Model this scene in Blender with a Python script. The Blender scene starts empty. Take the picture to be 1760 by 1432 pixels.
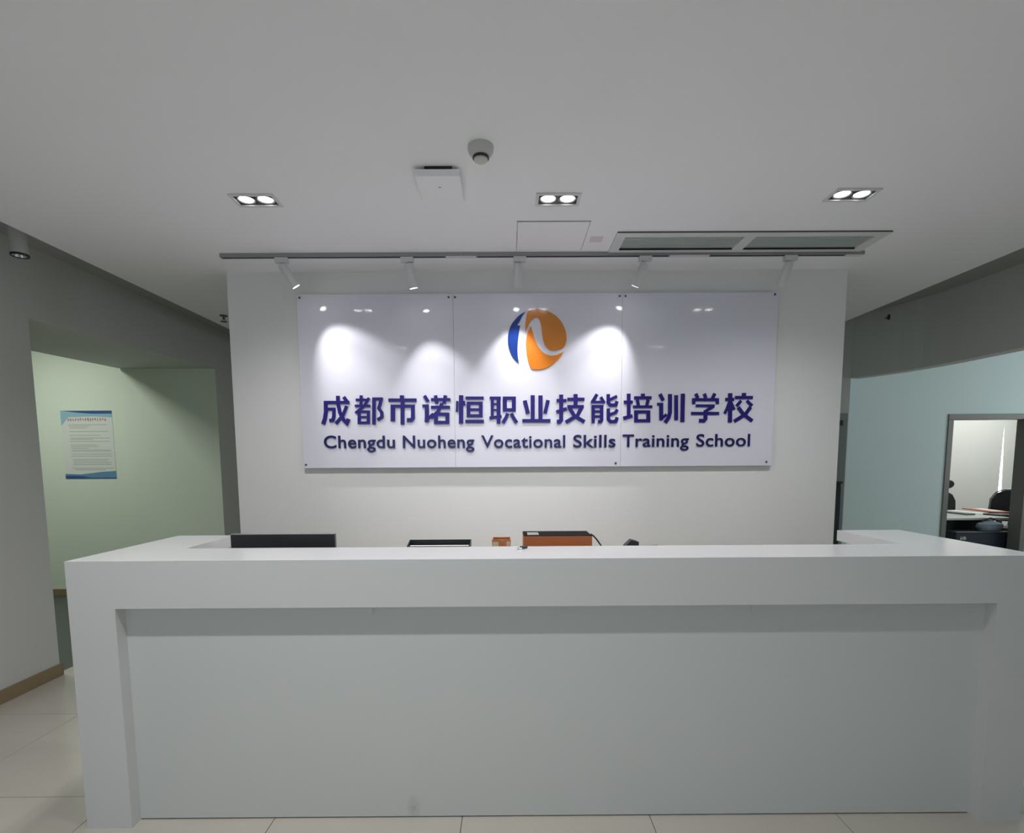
import bpy, bmesh, math, random
from mathutils import Vector, Matrix
random.seed(4)
sc = bpy.context.scene
PI = math.pi

# ------------------------------------------------------------------ camera
F, PX, PY = 905.72, 878.32, 879.8
HC, YAW, PITCH, ROLL = 1.478, -0.0031, -0.0967, -0.0057
cy, sy, cp, sp, cr, sr = (math.cos(YAW), math.sin(YAW), math.cos(PITCH), math.sin(PITCH), math.cos(ROLL), math.sin(ROLL))
RZ = Matrix(((cy, -sy, 0), (sy, cy, 0), (0, 0, 1)))
FW = RZ @ Vector((0, cp, sp)); UP0 = RZ @ Vector((0, -sp, cp)); RT0 = RZ @ Vector((1, 0, 0))
RT = cr * RT0 + sr * UP0; UP = -sr * RT0 + cr * UP0
cam = bpy.data.cameras.new('camera')
cam.sensor_fit = 'HORIZONTAL'; cam.sensor_width = 36; cam.lens = F * 36 / 1760
cam.shift_x = (880 - PX) / 1760; cam.shift_y = (PY - 716) / 1760
cam.clip_start = 0.02
camo = bpy.data.objects.new('camera', cam); sc.collection.objects.link(camo)
M3 = Matrix((RT, UP, -FW)).transposed()
camo.matrix_world = Matrix.Translation((0, 0, HC)) @ M3.to_4x4()
sc.camera = camo

def on(x, y, axis, v):
    """where the sight line of a photograph pixel meets the plane axis = v"""
    d = FW + (x - PX) / F * RT - (y - PY) / F * UP
    c = Vector((0, 0, HC)); t = (v - c[axis]) / d[axis]
    return c + d * t

# ------------------------------------------------------------------ world, light, exposure
w = bpy.data.worlds.new('world'); sc.world = w; w.use_nodes = True
w.node_tree.nodes['Background'].inputs[0].default_value = (0.75, 0.9, 1.0, 1)
w.node_tree.nodes['Background'].inputs[1].default_value = 0.3
sc.view_settings.view_transform = 'Standard'; sc.view_settings.look = 'None'
sc.view_settings.gamma = 1; sc.view_settings.use_curve_mapping = False
sc.view_settings.exposure = 1.6
try:
    sc.cycles.max_bounces = 10; sc.cycles.diffuse_bounces = 6; sc.cycles.use_denoising = True
except Exception: pass

def area(name, loc, rot, sx, sy_, power, col=(1, 1, 1), spread=PI):
    l = bpy.data.lights.new(name, 'AREA'); l.shape = 'RECTANGLE'; l.size = sx; l.size_y = sy_
    l.energy = power; l.color = col; l.spread = spread
    o = bpy.data.objects.new(name, l); sc.collection.objects.link(o); o.location = loc; o.rotation_euler = rot
    return o
def spot(name, loc, direction, power, size, blend=0.5, col=(1, 1, 1), rad=0.02):
    l = bpy.data.lights.new(name, 'SPOT'); l.energy = power; l.spot_size = size; l.spot_blend = blend
    l.color = col; l.shadow_soft_size = rad
    o = bpy.data.objects.new(name, l); sc.collection.objects.link(o); o.location = loc
    o.rotation_euler = Vector(direction).to_track_quat('-Z', 'Y').to_euler()
    return o
# soft fill added behind the viewer, standing in for unseen lobby light
area('lobby_fill', (-1.2, -2.85, 1.5), (PI/2, 0, PI), 3.0, 2.2, 4, (0.95, 1.0, 0.985))
# room beyond the left opening, room beyond the right opening, office behind the door
area('left_room_light', (-4.75, 4.3, 2.90), (0, 0, 0), 0.4, 1.2, 10, (0.95, 1.0, 0.91))
area('right_room_daylight', (7.9, 4.4, 1.9), (0, PI/2, 0), 1.6, 2.6, 15, (0.90, 0.99, 1.0))
area('office_light', (8.0, 8.2, 2.85), (0, 0, 0), 2.0, 1.6, 17, (1.0, 1.0, 0.96))
area('corridor_fill', (0.5, 5.6, 2.70), (0, 0, 0), 3.0, 0.3, 2.5, (0.95, 1.0, 0.9))  # added fill without a fitting, lifts the black corridor behind the partition

# ------------------------------------------------------------------ materials
MATS = {}
def mat(name, col, rough=0.5, metal=0.0, spec=0.5, noise=0.0, nscale=3.0, bump=0.0, bscale=200.0, emit=None, estr=0.0, coat=0.0, trans=0.0):
    if name in MATS: return MATS[name]
    m = bpy.data.materials.new(name); m.use_nodes = True; nt = m.node_tree
    b = nt.nodes['Principled BSDF']
    b.inputs['Roughness'].default_value = rough; b.inputs['Metallic'].default_value = metal
    b.inputs['Specular IOR Level'].default_value = spec
    b.inputs['Coat Weight'].default_value = coat; b.inputs['Coat Roughness'].default_value = 0.04
    b.inputs['Transmission Weight'].default_value = trans
    tc = nt.nodes.new('ShaderNodeTexCoord')
    n = nt.nodes.new('ShaderNodeTexNoise'); n.inputs['Scale'].default_value = nscale; n.inputs['Detail'].default_value = 4
    nt.links.new(tc.outputs['Object'], n.inputs['Vector'])
    mx = nt.nodes.new('ShaderNodeMix'); mx.data_type = 'RGBA'
    k = noise if noise else 0.015
    mx.inputs[6].default_value = tuple(c * (1 - k) for c in col) + (1,)
    mx.inputs[7].default_value = tuple(min(1, c * (1 + k)) for c in col) + (1,)
    nt.links.new(n.outputs['Fac'], mx.inputs[0]); nt.links.new(mx.outputs[2], b.inputs['Base Color'])
    if bump:
        n2 = nt.nodes.new('ShaderNodeTexNoise'); n2.inputs['Scale'].default_value = bscale
        nt.links.new(tc.outputs['Object'], n2.inputs['Vector'])
        bp = nt.nodes.new('ShaderNodeBump'); bp.inputs['Strength'].default_value = bump; bp.inputs['Distance'].default_value = 0.002
        nt.links.new(n2.outputs['Fac'], bp.inputs['Height']); nt.links.new(bp.outputs['Normal'], b.inputs['Normal'])
    if emit:
        b.inputs['Emission Color'].default_value = tuple(emit) + (1,); b.inputs['Emission Strength'].default_value = estr
    MATS[name] = m
    return m
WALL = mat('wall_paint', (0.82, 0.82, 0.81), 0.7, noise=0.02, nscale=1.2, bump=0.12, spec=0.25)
CORR = mat('shaded_wall_paint', (0.56, 0.57, 0.55), 0.7, noise=0.02, nscale=1.2, bump=0.12, spec=0.25)  # white wall paint darkened, the corridor shade is in the colour
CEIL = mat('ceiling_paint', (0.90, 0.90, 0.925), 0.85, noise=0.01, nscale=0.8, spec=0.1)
GREENW = mat('pale_green_wall_paint', (0.70, 0.76, 0.66), 0.7, noise=0.02, spec=0.2)
BLUEW = mat('pale_blue_wall_paint', (0.60, 0.69, 0.69), 0.7, noise=0.02, spec=0.2)
TILE = mat('polished_cream_tile', (0.53, 0.50, 0.44), 0.12, noise=0.04, nscale=5, spec=0.5)
GROUT = mat('tile_joint', (0.12, 0.11, 0.10), 0.9)
CCEIL = mat('shaded_ceiling_paint', (0.36, 0.37, 0.35), 0.85)  # darker grey puts the shadow of the raised ceiling strips into the colour
CARPET = mat('grey_green_floor', (0.075, 0.09, 0.082), 0.45, noise=0.1, nscale=30)
BASE = mat('tan_baseboard', (0.26, 0.19, 0.11), 0.5, noise=0.08, nscale=12)
DESK = mat('white_solid_surface', (0.70, 0.71, 0.71), 0.35, noise=0.01, spec=0.45)
DESKTOP = mat('white_polished_counter', (0.60, 0.60, 0.61), 0.18, noise=0.01, spec=0.5)
BOARD = mat('white_acrylic_board', (0.77, 0.765, 0.86), 0.06, noise=0.005, spec=0.5)
WHITE = mat('white_plastic', (0.72, 0.72, 0.72), 0.4)
WMET = mat('white_enamelled_metal', (0.68, 0.68, 0.68), 0.4)
GREYM = mat('satin_grey_metal', (0.34, 0.35, 0.36), 0.35, metal=0.6)
CHROME = mat('chrome', (0.75, 0.75, 0.75), 0.15, metal=1.0)
SILVER = mat('silver_reflector', (0.25, 0.25, 0.25), 0.35, metal=0.5)
BLACK = mat('black_plastic', (0.018, 0.019, 0.021), 0.45)
BLACKG = mat('black_gloss', (0.02, 0.022, 0.026), 0.22)
DARKGAP = mat('dark_gap', (0.02, 0.02, 0.02), 0.9)
SCREW = mat('screw_steel', (0.12, 0.12, 0.13), 0.35, metal=0.7)
INDIGO = mat('indigo_acrylic', (0.022, 0.014, 0.17), 0.25, noise=0.12, nscale=9)
NAVY = mat('navy_acrylic', (0.016, 0.016, 0.105), 0.25, noise=0.12, nscale=9)
LBLUE = mat('blue_acrylic', (0.012, 0.045, 0.26), 0.15)
ORANGE = mat('orange_acrylic', (0.66, 0.235, 0.035), 0.12, noise=0.1, nscale=3)
ORANGE2 = mat('lit_orange_acrylic', (0.80, 0.24, 0.025), 0.12, noise=0.08, nscale=3)  # lower logo piece: own tone plus spotlight brightness put into the colour
GRILLE = mat('vent_grey', (0.60, 0.66, 0.64), 0.6, metal=0.0)
LENS = mat('lamp_lens', (0.9, 0.9, 0.9), 0.3, emit=(1, 1, 0.98), estr=6)
LENSD = mat('dim_lens', (0.5, 0.5, 0.5), 0.1, spec=0.8)
PAPER = mat('paper', (0.78, 0.78, 0.74), 0.7)
DOORFR = mat('grey_door_frame', (0.16, 0.16, 0.145), 0.45, noise=0.04)
DOORP = mat('grey_door_panel', (0.22, 0.25, 0.23), 0.5, noise=0.04)
OFFW = mat('office_wall_paint', (0.76, 0.78, 0.74), 0.8)
AMBER = mat('burnt_orange_leatherette', (0.55, 0.16, 0.045), 0.35, noise=0.12, nscale=14, bump=0.3)
AMBERL = mat('orange_plastic_rim', (0.55, 0.2, 0.08), 0.3)

def scuffed(m):
    """a small grey scuff low on the panel"""
    nt = m.node_tree; b = nt.nodes['Principled BSDF']; src = b.inputs['Base Color'].links[0].from_socket
    tc = nt.nodes.new('ShaderNodeTexCoord'); mp = nt.nodes.new('ShaderNodeMapping')
    mp.inputs['Location'].default_value = (0.405 * 30, 0, -0.045 * 16); mp.inputs['Scale'].default_value = (30, 0, 16)
    gr = nt.nodes.new('ShaderNodeTexGradient'); gr.gradient_type = 'SPHERICAL'
    n = nt.nodes.new('ShaderNodeTexNoise'); n.inputs['Scale'].default_value = 60
    mu = nt.nodes.new('ShaderNodeMath'); mu.operation = 'MULTIPLY'
    mx = nt.nodes.new('ShaderNodeMix'); mx.data_type = 'RGBA'
    L_ = nt.links.new
    L_(tc.outputs['Object'], mp.inputs['Vector']); L_(mp.outputs['Vector'], gr.inputs['Vector']); L_(tc.outputs['Object'], n.inputs['Vector'])
    L_(gr.outputs['Fac'], mu.inputs[0]); L_(n.outputs['Fac'], mu.inputs[1]); L_(mu.outputs[0], mx.inputs[0])
    L_(src, mx.inputs[6]); mx.inputs[7].default_value = (.36, .37, .36, 1); L_(mx.outputs[2], b.inputs['Base Color'])
    return m

# ------------------------------------------------------------------ helpers
def link(o, parent=None):
    sc.collection.objects.link(o)
    if parent is not None: o.parent = parent
    return o
def build(name, bm, m, parent=None, smooth=False, loc=None):
    bmesh.ops.recalc_face_normals(bm, faces=bm.faces)
    me = bpy.data.meshes.new(name); bm.to_mesh(me); bm.free()
    for mm in (m if isinstance(m, (list, tuple)) else [m]): me.materials.append(mm)
    if smooth:
        for p in me.polygons: p.use_smooth = True
        try: me.set_sharp_from_angle(angle=math.radians(40))
        except Exception: pass
    o = bpy.data.objects.new(name, me); link(o, parent)
    if loc: o.location = loc
    return o
def tag(o, label, cat, group=None):
    o['label'] = label; o['category'] = cat
    if group: o['group'] = group
    return o
def struct(o): o['kind'] = 'structure'; return o
def thing(name, loc, label, cat, group=None, rotz=0):
    o = bpy.data.objects.new(name, None); o.empty_display_size = 0.1; sc.collection.objects.link(o)
    o.location = loc; o.rotation_euler = (0, 0, rotz); bpy.context.view_layer.update()
    return tag(o, label, cat, group)
def box(bm, x0, x1, y0, y1, z0, z1, bev=0.0, mtx=None):
    r = bmesh.ops.create_cube(bm, size=1.0)
    vs = r['verts']
    bmesh.ops.scale(bm, vec=(x1 - x0, y1 - y0, z1 - z0), verts=vs)
    bmesh.ops.translate(bm, vec=((x0 + x1) / 2, (y0 + y1) / 2, (z0 + z1) / 2), verts=vs)
    if bev:
        es = list({e for v in vs for e in v.link_edges})
        rr = bmesh.ops.bevel(bm, geom=es, offset=bev, segments=2, affect='EDGES', profile=0.5)
        vs = [v for v in rr['verts']]
    if mtx is not None: bmesh.ops.transform(bm, matrix=mtx, verts=list(set(vs)))
    return bm
def nb(): return bmesh.new()
def bx(*a, bev=0.0, mtx=None): return box(nb(), *a, bev=bev, mtx=mtx)
def lathe(prof, seg=32, mtx=None, bm=None):
    """prof: list of (r, z)"""
    bm = bm or nb(); rings = []
    for r, z in prof:
        if r < 1e-6: rings.append([bm.verts.new((0, 0, z))])
        else: rings.append([bm.verts.new((r * math.cos(2 * PI * i / seg), r * math.sin(2 * PI * i / seg), z)) for i in range(seg)])
    for a, b in zip(rings, rings[1:]):
        for i in range(seg):
            j = (i + 1) % seg
            if len(a) == 1 and len(b) == 1: continue
            if len(a) == 1: bm.faces.new((a[0], b[i], b[j]))
            elif len(b) == 1: bm.faces.new((a[i], a[j], b[0]))
            else: bm.faces.new((a[i], a[j], b[j], b[i]))
    if mtx is not None: bmesh.ops.transform(bm, matrix=mtx, verts=[v for rr in rings for v in rr])
    return bm
def prism(pts, z0, z1, bm=None):
    """extrude polygon given in x,y between z0 and z1"""
    bm = bm or nb()
    a = [bm.verts.new((x, y, z0)) for x, y in pts]; b = [bm.verts.new((x, y, z1)) for x, y in pts]
    bm.faces.new(a); bm.faces.new(b[::-1])
    for i in range(len(pts)):
        j = (i + 1) % len(pts); bm.faces.new((a[i], a[j], b[j], b[i]))
    return bm
def plate(pts, y0, y1, bm=None):
    """extrude polygon given in x,z between y0 and y1"""
    bm = bm or nb()
    a = [bm.verts.new((x, y0, z)) for x, z in pts]; b = [bm.verts.new((x, y1, z)) for x, z in pts]
    bm.faces.new(a); bm.faces.new(b[::-1])
    for i in range(len(pts)):
        j = (i + 1) % len(pts); bm.faces.new((a[i], a[j], b[j], b[i]))
    return bm
def tube(pts, r, seg=8, bm=None):
    bm = bm or nb(); pts = [Vector(p) for p in pts]; rings = []
    for i, p in enumerate(pts):
        d = (pts[min(i + 1, len(pts) - 1)] - pts[max(i - 1, 0)]).normalized()
        a = d.cross(Vector((0, 0, 1)))
        if a.length < 0.1: a = d.cross(Vector((0, 1, 0)))
        a.normalize(); b = d.cross(a)
        rings.append([bm.verts.new(p + r * (math.cos(2 * PI * k / seg) * a + math.sin(2 * PI * k / seg) * b)) for k in range(seg)])
    for A, B in zip(rings, rings[1:]):
        for k in range(seg): bm.faces.new((A[k], A[(k + 1) % seg], B[(k + 1) % seg], B[k]))
    bm.faces.new(rings[0]); bm.faces.new(rings[-1][::-1])
    return bm
def copy_tree(o, parent=None):
    c = o.copy(); sc.collection.objects.link(c)
    if parent: c.parent = parent
    for ch in list(o.children): copy_tree(ch, c)
    return c

# ================================================================== STRUCTURE
ZC = 2.78                 # main ceiling
ZH = 2.90                 # raised corridor ceilings
XCL, XCR = -2.7395, 3.2108
XW = -3.15                # left wall face
YW = 3.775                # reception wall face
WL, WR = -1.938, 2.347
T = 0.781

# floor: joint bed + tiles
fl = struct(build('floor', bx(-3.2, 12.2, -3.1, 11.2, -0.08, -0.004), GROUT))
tile_bm = bx(0.0015, T - 0.0015, 0.0015, T - 0.0015, -0.012, 0.0, bev=0.0008)
tile0 = build('floor_tile', tile_bm, TILE, fl)
xs = [-0.204 + k * T for k in range(-4, 11)]
ys = [2.22 + k * T for k in range(-6, 6)]
first = True
for i, x in enumerate(xs):
    for j, y in enumerate(ys):
        if i == 0:
            o = build('floor_tile', bx(0.13, T - 0.0015, 0.0015, T - 0.0015, -0.012, 0, bev=0.0008), TILE, fl) if j == 0 else None
            if j == 0: edge_tile = o
            else: o = edge_tile.copy(); sc.collection.objects.link(o)
        elif first: o = tile0; first = False
        else: o = tile0.copy(); sc.collection.objects.link(o)
        o.location = (x, y, 0)
for o in fl.children: o.parent = fl
struct(build('floor', bx(-7.1, -3.2, -3.1, 7.6, -0.08, 0.0), CARPET))

# main ceiling with openings for the fittings
DL = [(-1.255, 2.772, -1), (0.252, 2.776, 0), (1.705, 2.742, 1)]       # visible double downlights
DLN = [(-1.255, 1.25, 0), (0.252, 1.25, 0), (1.705, 1.25, 0), (-1.255, -0.4, 0), (0.252, -0.4, 0), (1.705, -0.4, 0)]  # front row inferred from the desk shadow, rear row added as unseen fill
DW, DD = 0.205, 0.105
holes = [(x - DW / 2, x + DW / 2, y - DD / 2, y + DD / 2) for x, y, _ in DL + DLN]
AP = (0.052, 0.456, 3.016, 3.42); holes.append(AP)
VT = (0.655, 2.195, 3.185, 3.425); holes.append(VT)
def sheet_with_holes(X0, X1, Y0, Y1, z, holes, up):
    bm = nb()
    cx = sorted({X0, X1, *[h[0] for h in holes], *[h[1] for h in holes]})
    cyy = sorted({Y0, Y1, *[h[2] for h in holes], *[h[3] for h in holes]})
    V = {}
    def v(x, y, zz):
        k = (x, y, zz)
        if k not in V: V[k] = bm.verts.new(k)
        return V[k]
    for a, b in zip(cx, cx[1:]):
        for c, d in zip(cyy, cyy[1:]):
            mx_, my_ = (a + b) / 2, (c + d) / 2
            if any(h[0] < mx_ < h[1] and h[2] < my_ < h[3] for h in holes): continue
            bm.faces.new((v(a, c, z), v(a, d, z), v(b, d, z), v(b, c, z)))
    for h in holes:
        P = [(h[0], h[2]), (h[1], h[2]), (h[1], h[3]), (h[0], h[3])]
        for p, q in zip(P, P[1:] + P[:1]):
            bm.faces.new([bm.verts.new((*p, z)), bm.verts.new((*q, z)), bm.verts.new((*q, z + up)), bm.verts.new((*p, z + up))])
    return bm
bm = sheet_with_holes(XCL, XCR, -3.0, 7.2, ZC, holes, 0.10)
box(bm, XCL, XCR, -3.0, 7.2, ZC + 0.10, ZC + 0.16)
for xx in (XCL, XCR):
    bm.faces.new([bm.verts.new(p) for p in ((xx, -3, ZC), (xx, 7.2, ZC), (xx, 7.2, ZC + .13), (xx, -3, ZC + .13))])
ce = struct(build('ceiling', bm, CEIL))
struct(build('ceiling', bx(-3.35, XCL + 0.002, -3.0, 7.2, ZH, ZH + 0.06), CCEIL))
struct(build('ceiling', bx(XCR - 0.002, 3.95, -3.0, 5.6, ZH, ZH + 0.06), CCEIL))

# reception wall (free-standing partition)
struct(build('wall_back', bx(WL, WR, YW, YW + 0.22, 0, ZC), WALL))

# left wall with its wide opening, header and soffit block
YE, YR = 3.575, 5.79
bm = bx(XW - 0.12, XW, -3.0, YE, 0, ZH)
box(bm, XW - 0.12, XW, YR + 0.1205, 7.2, 0, ZH)
box(bm, XW - 0.0004, XW, YR, YR + 0.1205, 0, ZH)
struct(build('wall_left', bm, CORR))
za, zb_ = 2.425, 2.480
bm = nb()                 # header + 1 m deep soffit block over the opening
P = [(XW, YE, za), (XW, YR, zb_), (-4.19, YR, zb_ + 0.01), (-4.19, YE - 0.6, za - 0.01), (XW - .12, YE - 0.6, za - 0.01), (XW - .12, YE, za)]
lo = [bm.verts.new(p) for p in P]; hi = [bm.verts.new((p[0], p[1], ZH)) for p in P]
bm.faces.new(lo); bm.faces.new(hi[::-1])
for i in range(len(P)):
    j = (i + 1) % len(P); bm.faces.new((lo[i], lo[j], hi[j], hi[i]))
struct(build('trim_1', bm, CORR))
struct(build('baseboard_left', bx(XW, XW + 0.014, -3.0, YE + 0.014, 0, 0.085, bev=0.003), BASE))
struct(build('baseboard_left', bx(XW - 0.12, XW + 0.014, YE, YE + 0.014, 0, 0.085, bev=0.003), BASE))
struct(build('wall_far_left', bx(-4.165, XW - 0.0005, YR, YR + 0.12, 0, zb_ + 0.01), GREENW))
struct(build('wall_far_left', bx(-7.1, -4.165, YR + 0.03, YR + 0.15, 0, 3.0), GREENW))
struct(build('wall_side_left', bx(-7.1, -7.0, 0, YR + 0.03, 0, 3.0), GREENW))
struct(build('wall_near_left', bx(-7.0, XW - 0.12, 1.4, 1.5, 0, 3.0), GREENW))
struct(build('baseboard_far_left', bx(-7.0, -4.165, YR + 0.016, YR + 0.03, 0, 0.075, bev=0.003), BASE))
struct(build('baseboard_far_left', bx(-4.165, XW, YR - 0.014, YR, 0, 0.075, bev=0.003), BASE))
struct(build('ceiling', bx(-7.1, -3.27, 1.4, 6.0, 2.94, 3.0), CEIL))

# right side: curved header above the wide opening, then full wall with a door
hp = [(3.78, -3.0), (3.78, 3.9), (3.765, 4.2), (3.74, 4.55), (3.70, 4.8), (3.64, 5.0), (3.56, 5.18), (3.447, 5.40)]
def thick(pts, t):
    out = []
    for i, p in enumerate(pts):
        a = Vector(pts[max(i - 1, 0)]); b = Vector(pts[min(i + 1, len(pts) - 1)]); d = (b - a).normalized()
        out.append((p[0] + d.y * t, p[1] - d.x * t))
    return pts + out[::-1]
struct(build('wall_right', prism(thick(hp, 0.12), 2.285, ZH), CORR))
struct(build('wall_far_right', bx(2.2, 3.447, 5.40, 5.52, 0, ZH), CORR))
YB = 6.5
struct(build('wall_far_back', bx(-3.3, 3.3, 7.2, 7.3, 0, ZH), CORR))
fo_l = on(1632, 712, 1, YB); fo_r = on(1760, 710, 1, YB)
DX0, DX1, DZ = on(1622, 820, 1, YB).x, on(1763, 780, 1, YB).x + .07, fo_l.z
bm = bx(3.3, DX0, YB, YB + 0.14, 0, 3.0); box(bm, DX1, 12.0, YB, YB + 0.14, 0, 3.0); box(bm, DX0, DX1, YB, YB + 0.14, DZ, 3.0)
struct(build('wall_blue', bm, BLUEW))
struct(build('wall_side_right', bx(9.0, 9.1, -3.0, YB, 0, 3.0), BLUEW))
struct(build('ceiling', bx(3.9, 12.1, 0.0, 11.1, 3.0, 3.06), CEIL))
struct(build('wall_near_right', bx(3.9, 9.0, 1.0, 1.1, 0, 3.0), BLUEW))
# lobby behind the viewer
struct(build('wall_right_lobby', bx(3.78, 3.9, -3.0, 1.0, 0, 2.285), CORR))
bm = bx(-3.3, 3.9, -3.12, -3.0, 0, 0.35); box(bm, -3.3, 3.9, -3.12, -3.0, 2.65, ZH); box(bm, -3.3, -2.7, -3.12, -3, .35, 2.65); box(bm, 1.5, 3.9, -3.12, -3, .35, 2.65)
struct(build('wall_front', bm, CORR))

# door 1: grey frame leading to the office, door leaf folded back
d1 = struct(build('door_1', bx(DX0, DX0 + 0.065, YB - 0.015, YB + 0.155, 0, DZ - 0.065, bev=0.004), DOORFR))
fr = build('door_jamb', bx(DX1 - 0.065, DX1, YB - 0.015, YB + 0.155, 0, DZ - 0.065, bev=0.004), DOORFR, d1)
build('door_head', bx(DX0, DX1, YB - 0.015, YB + 0.155, DZ - 0.065, DZ, bev=0.004), DOORFR, d1)
build('door_leaf', bx(DX1 + 0.01, DX1 + 0.72, YB + 0.158, YB + 0.198, 0.01, DZ - 0.07, bev=0.003), DOORFR, d1)

# door 2: grey flush door in the far right corridor wall, seen as a sliver
d2z = on(1458, 711, 1, 5.40).z
d2 = struct(build('door_2', bx(2.62, 3.425, 5.375, 5.399, 0.0, d2z, bev=0.003), DOORP))
h = on(1446, 728, 1, 5.37)
build('door_closer', bx(h.x - 0.05, h.x + 0.008, 5.345, 5.374, h.z - 0.02, h.z + 0.03, bev=0.004), BLACK, d2)

# ================================================================== OFFICE BEHIND THE DOOR
YO = 9.6
struct(build('wall_office', bx(3.3, 12.0, YO + 0.02, YO + 0.12, 0, 3.0), OFFW))
bm = bx(3.3, 3.4, YB + 0.14, YO + 0.02, 0, 3.0)
struct(build('wall_office_side', bm, OFFW))
struct(build('wall_office_side', bx(12.0, 12.1, YB, YO + 0.12, 0, 3.0), OFFW))
SKYM = mat('bright_daylight_pane', (0.9, 0.95, 1.0), 0.5, emit=(0.95, 1.0, 1.0), estr=3.0)
a0, a1 = on(1640, 730, 1, YO), on(1760, 730, 1, YO)
wn = struct(build('window_1', bx(7.6, 10.6, YO + 0.006, YO + 0.018, 0.2, 2.7), SKYM))
build('window_bar', bx(9.8, 9.85, YO - 0.012, YO + 0.004, 0.2, 2.7), WMET, wn)
s_t, s_b0, s_b1 = on(1726, 726, 1, YO - 0.1), on(1711, 884, 1, YO - 0.1), on(1719, 884, 1, YO - 0.1)
BL = mat('white_blind_fabric', (0.72, 0.73, 0.70), 0.9, bump=0.3, bscale=60)
bl = tag(build('window_blind', plate([(6.2, 0.15), (s_b0.x - .015, 0.15), (s_b0.x, s_b0.z), (s_t.x, s_t.z), (s_t.x + .01, 2.75), (6.2, 2.75)], YO - 0.11, YO - 0.10), BL),
    'wide white blind left of the bright slit, seen through the office doorway', 'blind')
bl2 = tag(build('window_blind', plate([(s_b1.x + .01, 0.15), (11.0, 0.15), (11.0, 2.75), (s_t.x + .012, 2.75), (s_t.x + .004, s_t.z), (s_b1.x, s_b1.z)], YO - 0.10, YO - 0.09), BL),
    'white blind right of the bright slit, above the black office chair', 'blind')
for b_, x0, x1 in ((bl, 6.2, s_t.x - .01), (bl2, s_t.x + .02, 11.0)):
    build('head_rail', bx(x0, x1, YO - 0.12, YO - 0.05, 2.75, 2.80, bev=0.005), WMET, b_)

# office table
TZ = 0.70
tf = on(1625, 889, 1, YB + 0.35); tfl = on(1700, 890, 2, TZ)
ty0 = tfl.y; tx0 = on(1628, 888, 2, TZ).x - 0.3
tb = thing('office_table', (tx0 + 1.0, ty0 + 0.5, 0), 'pale office table covered in papers, seen through the right doorway', 'table')
def local(o, x, y, z): return (x - o.location.x, y - o.location.y, z - o.location.z)
lx, ly = tb.location.x, tb.location.y
TW, TD = on(1733, 889, 2, TZ).x - tx0, 1.6
build('tabletop', bx(-1.0, TW - 1.0, -0.5, TD - 0.5, TZ - 0.03, TZ, bev=0.004), mat('pale_laminate', (0.6, 0.6, 0.58), 0.35), tb)
for xx in (-0.95, TW - 1.1):
    for yy in (-0.42, TD - 0.60):
        build('leg', bx(xx, xx + 0.05, yy, yy + 0.05, 0, TZ - 0.03, bev=0.004), GREYM, tb)
build('modesty_panel', bx(-0.9, TW - 1.1, -0.30, -0.28, 0.36, TZ - 0.04), BLACK, tb)
def sheet(name, x, y, a, wx, wy, t, m, z=TZ):
    bm = bx(-wx / 2, wx / 2, -wy / 2, wy / 2, 0, t, bev=min(0.001, t / 3))
    o = build(name, bm, m); o.location = (x, y, z + 0.0005); o.rotation_euler = (0, 0, a); return o
p, q, r_, s_ = [on(x, y, 2, TZ) for x, y in ((1646, 883), (1668, 881), (1694, 878), (1716, 885))]
tag(sheet('paper_stack', p.x, p.y, 0.05, 0.13, 0.40, 0.02, mat('grey_print', (0.28, 0.28, 0.27), 0.6, noise=0.4, nscale=40)),
    'grey printed stack at the left end of the office table', 'papers')
tag(sheet('document', q.x, q.y + .05, 0.1, 0.20, 0.55, 0.004, mat('off_white_paper', (.80, .80, .76), .7)), 'white document in the middle of the office table', 'papers')
rf = tag(sheet('folder', r_.x, r_.y, -0.15, 0.26, 0.60, 0.012, mat('red_orange_cover', (0.60, 0.13, 0.05), 0.4, noise=0.25, nscale=12)), 'red-orange folder on the office table near the black chair', 'folder')
build('cover_sheet', bx(-.02, .11, -.22, .25, 0.012, 0.014), PAPER, rf)
lp = thing('laptop', (s_.x - .02, s_.y - .05, TZ + 0.0005), 'dark closed laptop at the right end of the office table', 'laptop', rotz=0.15)
build('base', bx(-.15, .15, -.11, .11, 0.0, 0.012, bev=0.003), BLACK, lp)
build('lid', bx(-.15, .15, -.11, .11, 0.0125, 0.019, bev=0.003), mat('dark_grey_lid', (.07, .075, .09), .3), lp)

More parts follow.
